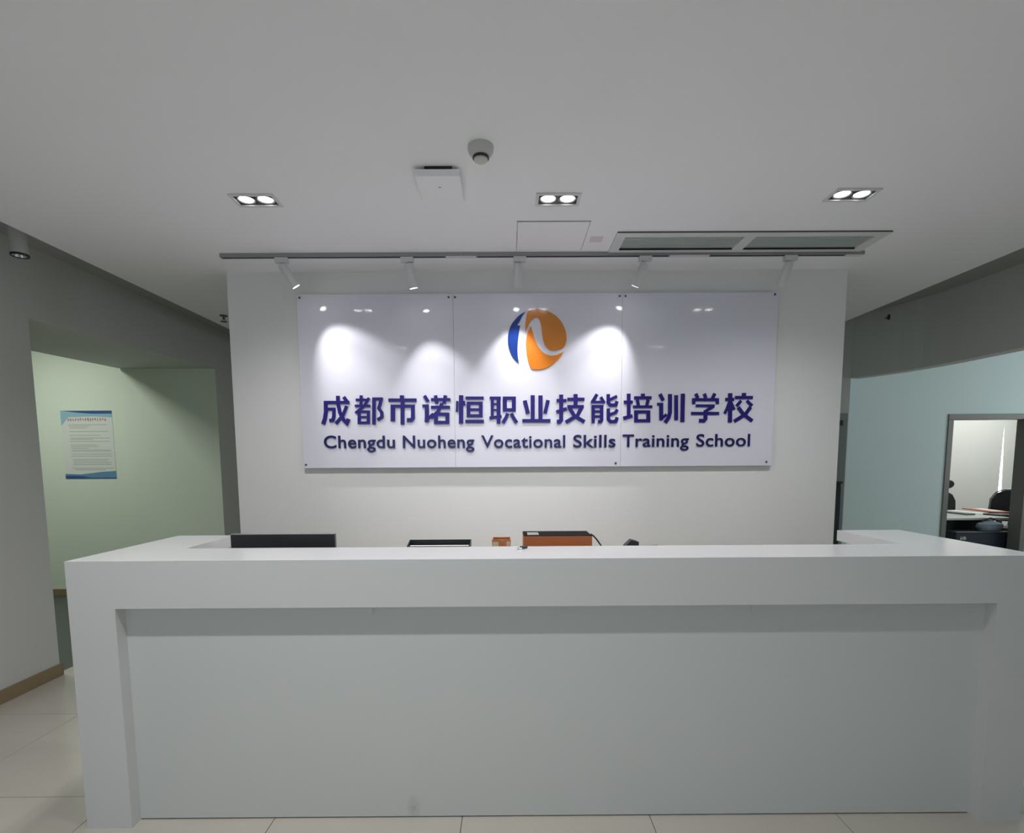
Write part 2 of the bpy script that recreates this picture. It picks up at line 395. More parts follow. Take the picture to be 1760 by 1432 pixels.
def office_chair(x, y, rz, label, headrest=False, zb=0.47):
    t = thing('office_chair', (x, y, 0), label, 'chair', rotz=rz)
    build('seat', bx(-.24, .24, -.24, .24, zb - .05, zb + .03, bev=0.025), BLACK, t, True)
    bm = nb()
    n = 10
    prof = [(-.21, .08), (-.235, .25), (-.225, .40), (-.17, .50), (-.08, .545), (.08, .545), (.17, .50), (.225, .40), (.235, .25), (.21, .08)]
    plate([(a, zb + b) for a, b in prof], .24, .275, bm)
    build('backrest', bm, BLACK, t, True)
    build('back_frame', tube([(a * 1.04, .285, zb + b * 1.02) for a, b in prof], .011), GREYM, t, True)
    build('back_support', tube([(0, .29, zb + .3), (0, .31, zb), (0, .2, zb - .07), (0, 0, zb - .07)], .02), BLACK, t, True)
    build('gas_lift', lathe([(0, 0.08), (.03, 0.08), (.03, .25), (.018, .25), (.018, zb - .06), (0, zb - .06)], 16), GREYM, t, True)
    for s in (-1, 1):
        build('armrest', tube([(s * .25, .2, zb - .03), (s * .30, .18, zb + .0), (s * .30, .12, zb + .2), (s * .30, -.12, zb + .2)], .018), BLACK, t, True)
    for k in range(5):
        a = 2 * PI * k / 5 + .3
        l = build('base_arm', tube([(0, 0, .11), (.28 * math.cos(a), .28 * math.sin(a), .075)], .018), BLACK, t, True)
        m_ = Matrix.Translation((.28 * math.cos(a), .28 * math.sin(a), .03)) @ Matrix.Rotation(a, 4, 'Z') @ Matrix.Rotation(PI / 2, 4, 'X')
        build('caster', lathe([(0, -.02), (.03, -.02), (.03, .02), (0, .02)], 14, m_), BLACK, l, True)
    if headrest:
        hr = build('headrest', lathe([(0, -.02), (.06, -.02), (.075, 0), (.06, .02), (0, .02)], 20, Matrix.Translation((.10, .27, zb + .68)) @ Matrix.Scale(1.5, 4, (1, 0, 0)) @ Matrix.Rotation(PI / 2, 4, 'X')), BLACK, t, True)
        build('headrest_stem', tube([(.03, .28, zb + .5), (.10, .28, zb + .62)], .012), BLACK, hr, True)
    return t
yc = ty0 + 1.0
office_chair(on(1716, 865, 1, yc).x + .194 - .147, yc - .215, -0.6, 'black office chair at the right end of the office table', zb=on(1730, 843, 1, yc).z - .545)
yc = ty0 + 2.1
office_chair(on(1642, 855, 1, yc).x - .235, yc - .26, 0.0, 'black office chair with headrest behind the office table', True, zb=on(1640, 846, 1, yc).z - .545)
NVY = mat('dark_navy_card', (.015, .02, .035), .5)
mk0, mk1 = on(1651, 921, 1, ty0 - .15), on(1662, 928, 1, ty0 - .15)
cb = thing('storage_box', (mk0.x + .34, ty0 - 0.00, 0), 'dark box with small white lettering under the office table', 'box')
bt = mk0.z + .05
build('body', bx(-.40, .30, -.15, .05, 0, bt - .02, bev=.006), NVY, cb)
build('lid', bx(-.41, .31, -.16, .06, bt - .02, bt, bev=.006), NVY, cb)
bm = nb()
for k in range(4):
    x = -.34 + k * .021
    box(bm, x, x + .004, -.1512, -.1502, mk1.z, mk0.z - .01); box(bm, x + .007, x + .013, -.1512, -.1502, mk1.z + .012 * (k % 2), mk1.z + .02 + .01 * (k % 3))
build('lettering', bm, PAPER, cb)
bg = thing('shoulder_bag', (cb.location.x + .12, ty0 - .04, bt), 'blue-grey bag lying on the dark box under the office table', 'bag')
build('body', lathe([(0, 0), (.13, 0), (.17, .05), (.16, .09), (.08, .12), (0, .13)], 20, Matrix.Scale(.5, 4, (0, 1, 0))), mat('blue_grey_cloth', (.22, .27, .33), .8, noise=.3, nscale=20), bg, True)
build('strap', tube([(-.12, 0, .09), (-.08, 0, .14), (.0, 0, .165), (.08, 0, .14), (.12, 0, .09)], .009), BLACK, bg, True)

# black cabinet in front of the far right corridor wall
kb = on(1442, 828, 1, 5.2)
cab = thing('cabinet', (2.95, 5.2, 0), 'narrow black cabinet beside the grey corridor door, right of the sign wall', 'cabinet')
cw = on(1446.5, 860, 1, 5.03).x - 2.95; kz = on(1442, 828, 1, 5.03).z
build('body', bx(-.35, cw, -.15, .15, 0.02, kz - .02, bev=.004), BLACK, cab)
build('door', bx(-.34, cw - .01, -.168, -.152, 0.04, kz - .04, bev=.003), BLACKG, cab)
build('top', bx(-.36, cw + .006, -.17, .155, kz - .02, kz, bev=.003), BLACK, cab)

# ================================================================== SIGN
SY = 3.745                # front face of the boards
sg = thing('sign', (0.2, SY, 1.43), 'large white acrylic wall sign with blue Chinese and English lettering and round logo', 'sign')
sl_ = sg.location
S1, S2 = -0.3785, 0.788
ZS0, ZS1 = 1.4333, 2.6209
def L(o, child):          # place a world-built part under its empty
    child.parent = o; child.matrix_parent_inverse = Matrix.Translation(-Vector(o.location)); return child
def part(name, bm, m, root, smooth=False):
    c = build(name, bm, m, None, smooth); return L(root, c)
for a, b in ((-1.4519, S1 - .0006), (S1 + .0006, S2 - .0006), (S2 + .0006, 1.8615)):
    part('acrylic_board', bx(a, b, SY, SY + 0.010, ZS0, ZS1, bev=0.0012), BOARD, sg)
for x, y in ((515, 512), (771, 511), (782, 511), (1065, 509), (1075, 509), (1332, 506), (526, 799), (1058, 796), (1317, 794)):
    q = on(x, y, 1, SY)
    m_ = Matrix.Translation((q.x, SY, q.z)) @ Matrix.Rotation(PI / 2, 4, 'X')
    s1 = part('standoff_screw', lathe([(0, .006), (.005, .006), (.0075, .004), (.0075, 0), (.0075, -.03), (0, -.03)], 16, m_), SCREW, sg, True)

def band(pts, wd, y0, y1, bm):
    """polyline stroke in x,z, mitred, extruded y0..y1"""
    n = len(pts); Lp, Rp = [], []
    P = [Vector(p) for p in pts]
    for i in range(n):
        d0 = (P[i] - P[i - 1]).normalized() if i else (P[1] - P[0]).normalized()
        d1 = (P[i + 1] - P[i]).normalized() if i < n - 1 else d0
        nrm = Vector((-(d0 + d1).y, (d0 + d1).x)).normalized()
        c = max(0.55, nrm.dot(Vector((-d1.y, d1.x))))
        off = nrm * (wd / 2 / c)
        Lp.append(P[i] + off); Rp.append(P[i] - off)
    for i in range(n - 1):
        q = [Lp[i], Lp[i + 1], Rp[i + 1], Rp[i]]
        a = [bm.verts.new((v.x, y0, v.y)) for v in q]; b = [bm.verts.new((v.x, y1, v.y)) for v in q]
        bm.faces.new(a); bm.faces.new(b[::-1])
        for k in range(4): bm.faces.new((a[k], a[(k + 1) % 4], b[(k + 1) % 4], b[k]))
ZA, ZB, ZD = (540, 665, 6.769), (790, 665, 6.519), (1050, 665, 6.769)
def rect(x0, x1, y0, y1, wl, wt, mids=()):
    r = [(wl, [(x0 + wl / 2, y0), (x0 + wl / 2, y1)]), (wl, [(x1 - wl / 2, y0), (x1 - wl / 2, y1)]), (wt, [(x0, y0 + wt / 2), (x1, y0 + wt / 2)]), (wt, [(x0, y1 - wt / 2), (x1, y1 - wt / 2)])]
    return r + [(wt * .85, [(x0 + 5, m), (x1 - 5, m)]) for m in mids]
CH = [
 (ZA, [(34, [(115, 182), (412, 182)]), (44, [(137, 170), (139, 290), (128, 370), (106, 434)]), (30, [(150, 258), (250, 258)]), (38, [(232, 245), (231, 340), (220, 388), (178, 393)]), (42, [(277, 105), (281, 200), (302, 300), (345, 385), (383, 420), (402, 372)]), (36, [(380, 222), (338, 330), (255, 428)]), (38, [(345, 118), (384, 170)])]),
 (ZA, [(27, [(485, 152), (622, 152)]), (32, [(548, 100), (548, 232)]), (28, [(475, 222), (655, 222)]), (30, [(640, 128), (580, 228), (482, 306)]), (40, [(697, 125), (697, 438)]), (32, [(680, 141), (800, 141)]), (36, [(785, 130), (764, 215), (752, 250), (788, 300), (788, 352), (738, 386)])] + rect(508, 650, 276, 432, 36, 28, (352,))),
 (ZA, [(46, [(1022, 100), (1022, 160)]), (36, [(865, 155), (1193, 155)]), (44, [(1030, 165), (1030, 438)]), (32, [(892, 225), (1172, 225)]), (50, [(917, 215), (917, 400)]), (44, [(1150, 215), (1150, 365), (1130, 388), (1080, 386)])]),
 (ZA, [(38, [(1283, 104), (1327, 173)]), (32, [(1260, 222), (1333, 222)]), (46, [(1312, 212), (1312, 410)]), (34, [(1296, 405), (1388, 312)]), (32, [(1360, 148), (1585, 148)]), (38, [(1412, 100), (1428, 196)]), (38, [(1528, 100), (1512, 196)]), (34, [(1360, 238), (1580, 238)]), (38, [(1488, 192), (1445, 285), (1362, 362)])] + rect(1395, 1572, 300, 432, 44, 36)),
 (ZB, [(46, [(17, 95), (17, 412)]), (24, [(-26, 160), (-30, 278)]), (24, [(48, 158), (54, 208)]), (30, [(67, 125), (270, 125)]), (34, [(65, 387), (272, 387)])] + rect(80, 258, 168, 340, 40, 32, (255,))),
 (ZB, [(28, [(338, 125), (462, 125)]), (32, [(367, 120), (367, 352)]), (42, [(437, 120), (437, 412)]), (18, [(375, 192), (430, 192)]), (18, [(375, 258), (430, 258)]), (32, [(335, 350), (470, 330)]), (38, [(540, 298), (518, 350), (484, 405)]), (38, [(578, 298), (606, 352), (640, 402)])] + rect(485, 630, 110, 275, 44, 34)),
 (ZB, [(44, [(818, 95), (818, 380)]), (46, [(905, 97), (905, 380)]), (36, [(702, 380), (1017, 380)]), (42, [(730, 153), (766, 300)]), (40, [(990, 150), (956, 298)])]),
 (ZB, [(44, [(1137, 88), (1137, 372), (1120, 390), (1088, 392)]), (34, [(1085, 155), (1195, 155)]), (36, [(1083, 284), (1200, 244)]), (34, [(1205, 140), (1398, 140)]), (44, [(1298, 82), (1298, 215)]), (34, [(1205, 222), (1390, 222)]), (40, [(1375, 212), (1318, 322), (1188, 397)]), (40, [(1226, 232), (1285, 325), (1398, 393)])]),
 (ZB, [(34, [(1538, 84), (1486, 168)]), (24, [(1470, 170), (1622, 170)]), (32, [(1580, 115), (1620, 182)]), (36, [(1495, 205), (1495, 405)]), (30, [(1478, 220), (1610, 220)]), (36, [(1590, 205), (1590, 372), (1575, 390), (1548, 390)]), (24, [(1490, 276), (1600, 276)]), (24, [(1490, 332), (1600, 332)]), (36, [(1665, 82), (1665, 180), (1690, 206), (1748, 203), (1762, 162)]), (30, [(1762, 105), (1680, 145)]), (36, [(1665, 242), (1665, 362), (1690, 390), (1746, 388), (1764, 342)]), (32, [(1766, 254), (1742, 290), (1680, 312)])]),
 (ZD, [(42, [(205, 80), (205, 355)]), (34, [(148, 178), (252, 178)]), (38, [(143, 366), (250, 338)]), (44, [(370, 80), (370, 128)]), (34, [(268, 128), (470, 128)]), (36, [(306, 150), (318, 222)]), (36, [(430, 150), (414, 222)]), (30, [(255, 232), (480, 232)])] + rect(268, 455, 275, 412, 44, 35)),
 (ZD, [(40, [(568, 84), (606, 160)]), (30, [(535, 202), (604, 202)]), (44, [(583, 190), (583, 388)]), (32, [(572, 382), (645, 322)]), (44, [(685, 85), (685, 300), (668, 362), (628, 418)]), (42, [(757, 98), (757, 388)]), (46, [(835, 80), (829, 410)])]),
 (ZD, [(36, [(985, 80), (1008, 132)]), (36, [(1083, 80), (1102, 132)]), (38, [(1207, 78), (1178, 136)]), (34, [(943, 150), (1254, 150)]), (36, [(961, 140), (961, 202)]), (36, [(1236, 140), (1236, 202)]), (30, [(985, 221), (1204, 221)]), (34, [(1196, 224), (1100, 282)]), (34, [(930, 310), (1255, 310)]), (42, [(1098, 272), (1098, 372), (1078, 396), (1022, 394)])]),
 (ZD, [(46, [(1385, 75), (1382, 415)]), (36, [(1328, 148), (1430, 148)]), (32, [(1374, 182), (1345, 260), (1320, 312)]), (32, [(1392, 180), (1432, 268)]), (46, [(1545, 72), (1545, 122)]), (34, [(1440, 125), (1648, 125)]), (34, [(1512, 162), (1458, 226)]), (34, [(1578, 162), (1640, 222)]), (40, [(1622, 236), (1560, 322), (1430, 402)]), (40, [(1478, 238), (1540, 322), (1642, 398)])]),
]
for (x0, y0, s), strokes in CH:
    bm = nb()
    for k, (wd, pts) in enumerate(strokes):
        P = []
        for x, y in pts:
            q = on(x0 + x / s, y0 + y / s, 1, SY); P.append((q.x, q.z))
        wm = wd / s * (SY / F) * 1.02
        e = k * 0.00012
        band(P, wm, SY - 0.0075 + e, SY - 0.0003, bm)
    part('character', bm, INDIGO, sg)

def latin_word(word, x0, x1, base_l, base_r, cap):
    """one raised letter after the other, spelled between two points of the board"""
    cu = bpy.data.curves.new('letters', 'FONT'); cu.body = word; cu.offset = 0.014; cu.extrude = 0.5; cu.resolution_u = 5
    cu.space_character = 1.05
    o = bpy.data.objects.new('letters', cu); sc.collection.objects.link(o)
    bpy.context.view_layer.update()
    me = bpy.data.meshes.new_from_object(o.evaluated_get(bpy.context.evaluated_depsgraph_get()))
    sc.collection.objects.unlink(o); bpy.data.objects.remove(o)
    xs_ = [v.co.x for v in me.vertices]; mn, mxx = min(xs_), max(xs_)
    cu2 = bpy.data.curves.new('cap', 'FONT'); cu2.body = 'T'; cu2.offset = 0.014
    o2 = bpy.data.objects.new('cap', cu2); sc.collection.objects.link(o2); bpy.context.view_layer.update()
    ch = max(c[1] for c in o2.bound_box); sc.collection.objects.unlink(o2); bpy.data.objects.remove(o2)
    A = on(x0, base_l, 1, SY); B = on(x1, base_r, 1, SY); Cp = on(x0, base_l - cap, 1, SY)
    kx = (B.x - A.x) / (mxx - mn); kz = (Cp.z - A.z) / ch
    bm = nb(); bm.from_mesh(me)
    for v in bm.verts:
        t = (v.co.x - mn) * kx
        z = A.z + (B.z - A.z) * t / (B.x - A.x) + v.co.y * kz
        y = SY - 0.0065 if v.co.z > 0 else SY - 0.0003
        v.co = Vector((A.x + t, y, z))
    # islands -> letters
    bm.verts.ensure_lookup_table(); seen = set(); isl = []
    for v in bm.verts:
        if v in seen: continue
        st, grp = [v], []
        seen.add(v)
        while st:
            a = st.pop(); grp.append(a)
            for e in a.link_edges:
                b = e.other_vert(a)
                if b not in seen: seen.add(b); st.append(b)
        isl.append([min(a.co.x for a in grp), max(a.co.x for a in grp), grp])
    isl.sort(key=lambda i: i[0]); merged = []
    for i in isl:
        if merged and i[0] < merged[-1][1] - 0.003: merged[-1][1] = max(merged[-1][1], i[1]); merged[-1][2] += i[2]
        else: merged.append(i)
    for a, b, grp in merged:
        nbm = nb(); mp = {v: nbm.verts.new(v.co) for v in grp}
        fs = {f for v in grp for f in v.link_faces}
        for f in fs: nbm.faces.new([mp[v] for v in f.verts])
        part('letter', nbm, NAVY, sg)
    bm.free()
for wd, a, b, bl_, br, cap in (("Chengdu", 557.4, 679.2, 770, 769.8, 21), ("Nuoheng", 692.9, 815.3, 769.8, 769.4, 21), ("Vocational", 827.4, 971.3, 769.4, 769, 21),
                          ("Skills", 985.1, 1057.6, 768.8, 768.4, 21), ("Training", 1069.6, 1183.2, 768, 767.4, 21), ("School", 1196.3, 1288.3, 767.4, 766.8, 21)):
    latin_word(wd, a, b, bl_, br, cap)
def smooth_poly(pts, it=2):
    for _ in range(it):
        out = []
        for i in range(len(pts)):
            a, b, c = Vector(pts[i - 1]), Vector(pts[i]), Vector(pts[(i + 1) % len(pts)])
            sharp = (b - a).normalized().dot((c - b).normalized()) < 0.55
            if sharp: out.append(tuple(b))
            else: out += [tuple(b * .75 + a * .25), tuple(b * .75 + c * .25)]
        pts = out
    return pts
blue = [(508,252),(455,275),(400,312),(340,375),(280,450),(240,540),(220,640),(220,740),(238,850),(275,950),(330,1035),(398,1090),(382,1000),(375,900),(378,790),(388,680),(400,580),(420,480),(368,475),(410,415),(440,350),(475,295)]
otop = [(545,235),(600,215),(700,208),(800,218),(900,250),(1000,310),(1080,390),(1140,490),(1175,600),(1182,700),(1165,780),(1130,842),(1050,875),(960,890),(890,872),(830,810),(795,720),(775,600),(765,480),(745,400),(715,355),(680,340),(630,362),(580,420),(540,500),(508,585),(503,480),(515,350)]
obot = [(597,485),(622,580),(650,680),(690,780),(750,875),(830,945),(920,975),(1020,965),(1130,905),(1085,990),(1000,1080),(900,1150),(800,1188),(700,1200),(605,1190),(560,1100),(535,1000),(518,880),(512,760),(525,650),(555,550)]
for pts, m in ((blue, LBLUE), (otop, ORANGE), (obot, ORANGE2)):
    P = []
    for x, y in smooth_poly(pts):
        q = on(850 + x / 9.547, 510 + y / 9.547, 1, SY); P.append((q.x, q.z))
    part('logo_piece', plate(P, SY - 0.007, SY - 0.0003), m, sg)

# ================================================================== RECEPTION DESK
xl, xr, y0, xli, xri, zb, y1, ybk = -1.7200, 2.0760, 2.0118, -1.539, 1.9087, 0.9116, 2.0647, 2.309
xla, xra, yal, yar = -1.4301, 1.7446, 2.7223, 2.7765
ZT = 1.10
dk = thing('reception_desk', (0.18, 2.3, 0), 'long white U-shaped reception desk with a recessed front panel', 'desk')
ctop = part('counter_top', prism([(xl, y0), (xr, y0), (xr, yar), (xra, yar), (xra, ybk), (xla, ybk), (xla, yal), (xl, yal)], ZT - 0.055, ZT), [DESKTOP, DESK], dk)
for p_ in ctop.data.polygons: p_.material_index = 0 if p_.normal.z > .9 else 1
part('fascia', bx(xl, xr, y0, ybk - 0.03, zb, ZT - 0.055), DESK, dk)
part('side_leg', bx(xl, xli, y0, ybk - 0.03, 0, zb), DESK, dk)
part('side_leg', bx(xri, xr, y0, ybk - 0.03, 0, zb), DESK, dk)
part('front_panel', bx(xli, xri, y1, y1 + 0.03, 0.006, zb), scuffed(mat('white_desk_panel', (0.66, 0.68, 0.67), 0.4, noise=0.01)), dk)
part('arm_panel', bx(xl, xl + 0.06, ybk - 0.03, yal - 0.02, 0, ZT - 0.055), DESK, dk)
part('arm_panel', bx(xr - 0.06, xr, ybk - 0.03, yar - 0.02, 0, ZT - 0.055), DESK, dk)
part('arm_end_panel', bx(xl + .06, xla - .04, yal - 0.05, yal - 0.02, 0, ZT - 0.055), DESK, dk)
part('arm_end_panel', bx(xra + .04, xr - .06, yar - 0.05, yar - 0.02, 0, ZT - 0.055), DESK, dk)
part('work_surface', bx(xl + 0.062, xr - 0.062, ybk - 0.028, yal - 0.055, 0.72, 0.75, bev=0.002), DESK, dk)
for x in (636, 962, 1296):
    q = on(x, 1044, 1, y0 + 0.02)
    part('bracket', plate([(0, 0)] and [(q.x - .012, zb), (q.x + .012, zb), (q.x + .003, zb - .014), (q.x + .002, zb - .042), (q.x - .002, zb - .042), (q.x - .003, zb - .014)], y0 + .03, y0 + .036), DESK, dk)

# ------------------------------------------------------------------ things behind the counter
ZWS = 0.75
mo = thing('monitor', (-1.14, 2.52, ZWS), 'wide black computer monitor behind the left end of the reception counter', 'monitor')
ML, MR = on(395.5, 919, 1, 2.50).x, on(575, 919, 1, 2.50).x; MT = on(480, 918.5, 1, 2.50).z
part('screen_housing', bx(ML, MR, 2.50, 2.525, MT - .32, MT, bev=.003), BLACKG, mo)
part('screen', bx(ML + .008, MR - .008, 2.5245, 2.527, MT - .305, MT - .008), mat('dark_screen', (.01, .012, .02), .1), mo)
part('top_trim', bx(ML, MR, 2.4985, 2.5265, MT - .0015, MT + .0012), GREYM, mo)
cxm = (ML + MR) / 2
part('stand_neck', bx(cxm - .03, cxm + .03, 2.48, 2.499, ZWS + .012, MT - .12, bev=.003), BLACK, mo)
part('stand_base', bx(cxm - .12, cxm + .12, 2.41, 2.60, ZWS, ZWS + .012, bev=.004), BLACK, mo)

# black letter trays with paper
tx0, tx1 = on(701.5, 930, 1, 2.54).x, on(809, 930, 1, 2.54).x
lt = thing('letter_tray', ((tx0 + tx1) / 2, 2.53, ZWS), 'narrow black desk file tray with white paper, left of the small amber cup', 'tray')
step = .062; zfr = on(755, 938.8, 1, 2.50).z; zbk = on(755, 927.5, 1, 2.585).z
def tray_bm(z, zf, zk):
    bm = bx(tx0 + .003, tx1 - .003, 2.501, 2.585, z, z + .004)
    box(bm, tx0, tx1, 2.50, 2.504, z, zf); box(bm, tx0, tx1, 2.582, 2.585, z, zk)
    for xx in (tx0, tx1 - .004):
        a = [bm.verts.new((xx, y, q)) for y, q in ((2.50, z), (2.585, z), (2.585, zk), (2.50, zf))]
        b = [bm.verts.new((xx + .004, y, q)) for y, q in ((2.50, z), (2.585, z), (2.585, zk), (2.50, zf))]
        bm.faces.new(a); bm.faces.new(b[::-1])
        for k in range(4): bm.faces.new((a[k], a[(k + 1) % 4], b[(k + 1) % 4], b[k]))
    return bm
zt5 = zfr - .040
for k in range(5):
    z = ZWS + (zt5 - ZWS) * k / 4
    part('tray', tray_bm(z, z + .040 if k == 4 else z + .018, zbk if k == 4 else z + .045), BLACK, lt)
    part('paper_pile', bx(tx0 + .010, tx1 - .010, 2.510, 2.548, z + .0045, z + (.012 if k < 4 else .037)), PAPER, lt)
for xx in (tx0 + .0005, tx1 - .0065):
    part('side_post', bx(xx, xx + .006, 2.53, 2.55, ZWS, zt5), BLACK, lt)

# amber cup
cxx = on(862, 930, 1, 2.47).x; cz = on(862, 925.5, 1, 2.47).z
wcu = (on(878, 926, 1, 2.47).x - on(846, 926, 1, 2.47).x) / 2
ac = thing('pen_cup', (cxx, 2.47, ZWS), 'small square amber cup behind the counter, left of the burnt orange box', 'cup')
AMB = mat('amber_plastic', (0.62, 0.24, 0.09), 0.25, noise=0.35, nscale=35)
bm = nb()
def frus(r0, r1, z0, z1): return [bm.verts.new((s * r0, t * r0, z0)) for s, t in ((-1, -1), (1, -1), (1, 1), (-1, 1))], [bm.verts.new((s * r1, t * r1, z1)) for s, t in ((-1, -1), (1, -1), (1, 1), (-1, 1))]
a, b = frus(wcu * .75, wcu, 0, cz - ZWS); c, d = frus(wcu * .75 - .003, wcu - .004, .004, cz - ZWS)
bm.faces.new(a)
for A_, B_ in ((a, b), (d, c)):
    for i in range(4): bm.faces.new((A_[i], A_[(i + 1) % 4], B_[(i + 1) % 4], B_[i]))
for i in range(4): bm.faces.new((b[i], b[(i + 1) % 4], d[(i + 1) % 4], d[i]))
bm.faces.new(c)
build('cup_body', bm, AMB, ac)
CREAM = mat('cream_label', (.75, .6, .42), .5)
build('label_patch', bx(-wcu * .92, -wcu * .30, -wcu * .985 - .001, -wcu * .93, cz - ZWS - .042, cz - ZWS - .010), CREAM, ac)
build('label_patch', bx(wcu * .55, wcu * .93, -wcu * .99 - .001, -wcu * .93, cz - ZWS - .030, cz - ZWS - .008), CREAM, ac)

# burnt orange box with a black lid
bx0, bx1 = on(899.5, 930, 1, 2.45).x, on(1018, 930, 1, 2.45).x
bz1 = on(960, 921, 1, 2.45).z - .003; bz2 = bz1 + .004
ob = thing('desk_box', ((bx0 + bx1) / 2, 2.53, ZWS), 'burnt orange box with black sloping lid behind the middle of the counter', 'box')
part('body', bx(bx0, bx1, 2.45, 2.62, ZWS, bz1 - .005, bev=.003), AMBER, ob)
part('rim', bx(bx0 - .001, bx1 + .001, 2.449, 2.621, bz1 - .005, bz1, bev=.001), AMBERL, ob)
part('rim', bx(bx0 - .001, bx1 + .001, 2.4485, 2.6215, bz1 - .050, bz1 - .047, bev=.001), AMBERL, ob)
bm = nb()
a = [bm.verts.new(p) for p in ((bx0, 2.45, bz1), (bx1, 2.45, bz1), (bx1, 2.62, bz1), (bx0, 2.62, bz1))]
b = [bm.verts.new(p) for p in ((bx0 + .004, 2.454, bz2), (bx1 - .004, 2.454, bz2), (bx1 - .004, 2.61, bz2), (bx0 + .004, 2.61, bz2))]
bm.faces.new(a); bm.faces.new(b[::-1])
for i in range(4): bm.faces.new((a[i], a[(i + 1) % 4], b[(i + 1) % 4], b[i]))
part('lid', bm, mat('dark_brown_lid', (.012, .009, .008), .8, spec=.1), ob)
q0, q1 = on(907, 917, 1, 2.456).x, on(923, 917, 1, 2.456).x
part('silver_label', bx(q0, q1 + .01, 2.47, 2.56, bz2, bz2 + .001), CHROME, ob)
pts = [on(x, y, 1, 2.45 + (0 if i < 1 else .0)) for i, (x, y) in enumerate([(1015, 918), (1020, 921), (1026, 928), (1031, 935), (1036, 943), (1040, 952)])]
cb_ = [tuple(v) for v in pts] + [(pts[-1].x + .012, 2.44, .95), (pts[-1].x + .015, 2.44, .80), (pts[-1].x + .03, 2.44, ZWS + .006), (pts[-1].x - .03, 2.44, ZWS + .005)]
part('cable', tube(cb_, .0035), BLACK, ob, True)

# dark angular device at the right
a0 = on(1075, 940, 1, 2.45); a1 = on(1098, 930, 1, 2.45); a2 = on(1130, 939, 1, 2.45)
zt0 = on(1086, 928.5, 1, 2.45).z; zline = on(1120, 937.2, 1, 2.45).z
DG = mat('dark_green_black_plastic', (.02, .026, .022), .45)
dv = thing('desk_telephone', ((a0.x + a1.x) / 2, 2.5, ZWS), 'small dark desk telephone peeking over the counter, right of the orange box', 'telephone')
part('handset', plate([(a0.x, ZT - .07), (a0.x, zline - .004), (a0.x + .018, zt0 - .011), (a0.x + .030, zt0), (a1.x - .018, zt0 - .004), (a1.x, zt0 - .009), (a1.x + .001, zline - .01), (a1.x, ZT - .07)], 2.45, 2.50), DG, dv)
part('body', plate([(a0.x - .01, ZT - .10), (a0.x - .01, zline - .012), (a2.x, zline), (a2.x, ZT - .10)], 2.445, 2.465), DG, dv)
part('stand', bx(a0.x + .02, a2.x - .03, 2.446, 2.56, ZWS, ZT - .10, bev=.004), DG, dv)

# small plug on the counter
pa, pb = on(887.5, 945.5, 2, ZT), on(908, 941.5, 2, ZT)
us = thing('usb_plug', (pa.x + (pb.x - pa.x) / 2, pa.y + (pb.y - pa.y) / 2, ZT), 'tiny silver and black plug lying on the white counter', 'plug', rotz=math.atan2(pb.y - pa.y, pb.x - pa.x))
build('metal_tip', bx(-.028, -.006, -.006, .006, .001, .0085, bev=.0006), CHROME, us)
build('grip', bx(-.007, .026, -.0085, .0085, 0, .0115, bev=.002), BLACK, us)

# ================================================================== CEILING FITTINGS
def downlight(x, y, lit, tilt, label, group, beam=145, blend=1.0):
    t = thing('downlight', (x, y, ZC), label, 'ceiling light', group)
    ow, od = 0.222, 0.128; iw, idp = DW - .012, DD - .012
    bm = nb()
    for (a, b, c, d) in ((-ow/2, ow/2, -od/2, -idp/2), (-ow/2, ow/2, idp/2, od/2), (-ow/2, -iw/2, -idp/2, idp/2), (iw/2, ow/2, -idp/2, idp/2)):
        box(bm, a, b, c, d, -.006, -.0005)
    build('frame', bm, WMET, t)
    bm = nb()
    P = [(-iw/2, -idp/2), (iw/2, -idp/2), (iw/2, idp/2), (-iw/2, idp/2)]
    for p, q in zip(P, P[1:] + P[:1]): bm.faces.new([bm.verts.new((*p, -.001)), bm.verts.new((*q, -.001)), bm.verts.new((*q, .07)), bm.verts.new((*p, .07))])
    bm.faces.new([bm.verts.new((*p, .07)) for p in P])
    build('housing', bm, SILVER, t)
    for s in (-1, 1):
        m_ = Matrix.Translation((s * iw * .25, 0, .004)) @ Matrix.Rotation(tilt, 4, 'X')
        l = build('gimbal_lamp', lathe([(.035, -.002), (.040, -.006), (.0445, -.004), (.0445, .022), (.034, .03), (.0345, .003), (.035, -.002)], 28, m_), SILVER, t, True)
        build('lens', lathe([(0, -.0035), (.02, -.003), (.034, -.001), (.034, .002), (0, .002)], 28, m_), LENS, l, True)
    for s in (-1, 1):
        if lit: spot('downlight_beam', (x + s * .047, y, ZC - .006), (0, 0.0, -1), lit, math.radians(beam), blend, (1, .985, .985), .03)
    return t
names = ['left double downlight recessed in the ceiling, above the left end of the desk', 'middle double downlight recessed in the ceiling, near the access panel', 'right double downlight recessed in the ceiling, above the air vent']
for (x, y, k), nm in zip(DL, names): downlight(x, y, (11, 12.5, 9.5)[round(x / 1.47) + 1], 0.0, nm, 'double downlights above the desk')
for i, (x, y, k) in enumerate(DLN):
    downlight(x, y, (14.5, 10, 2, 1, .5, 0.1)[i], 0.0, 'double downlight in the ceiling %s' % ['in front of the desk at left', 'in front of the desk, middle', 'in front of the desk at right', 'of the lobby at left, added out of view', 'of the lobby, middle, added out of view', 'of the lobby at right, added out of view'][i], 'double downlights above the desk', 105, 0.8)

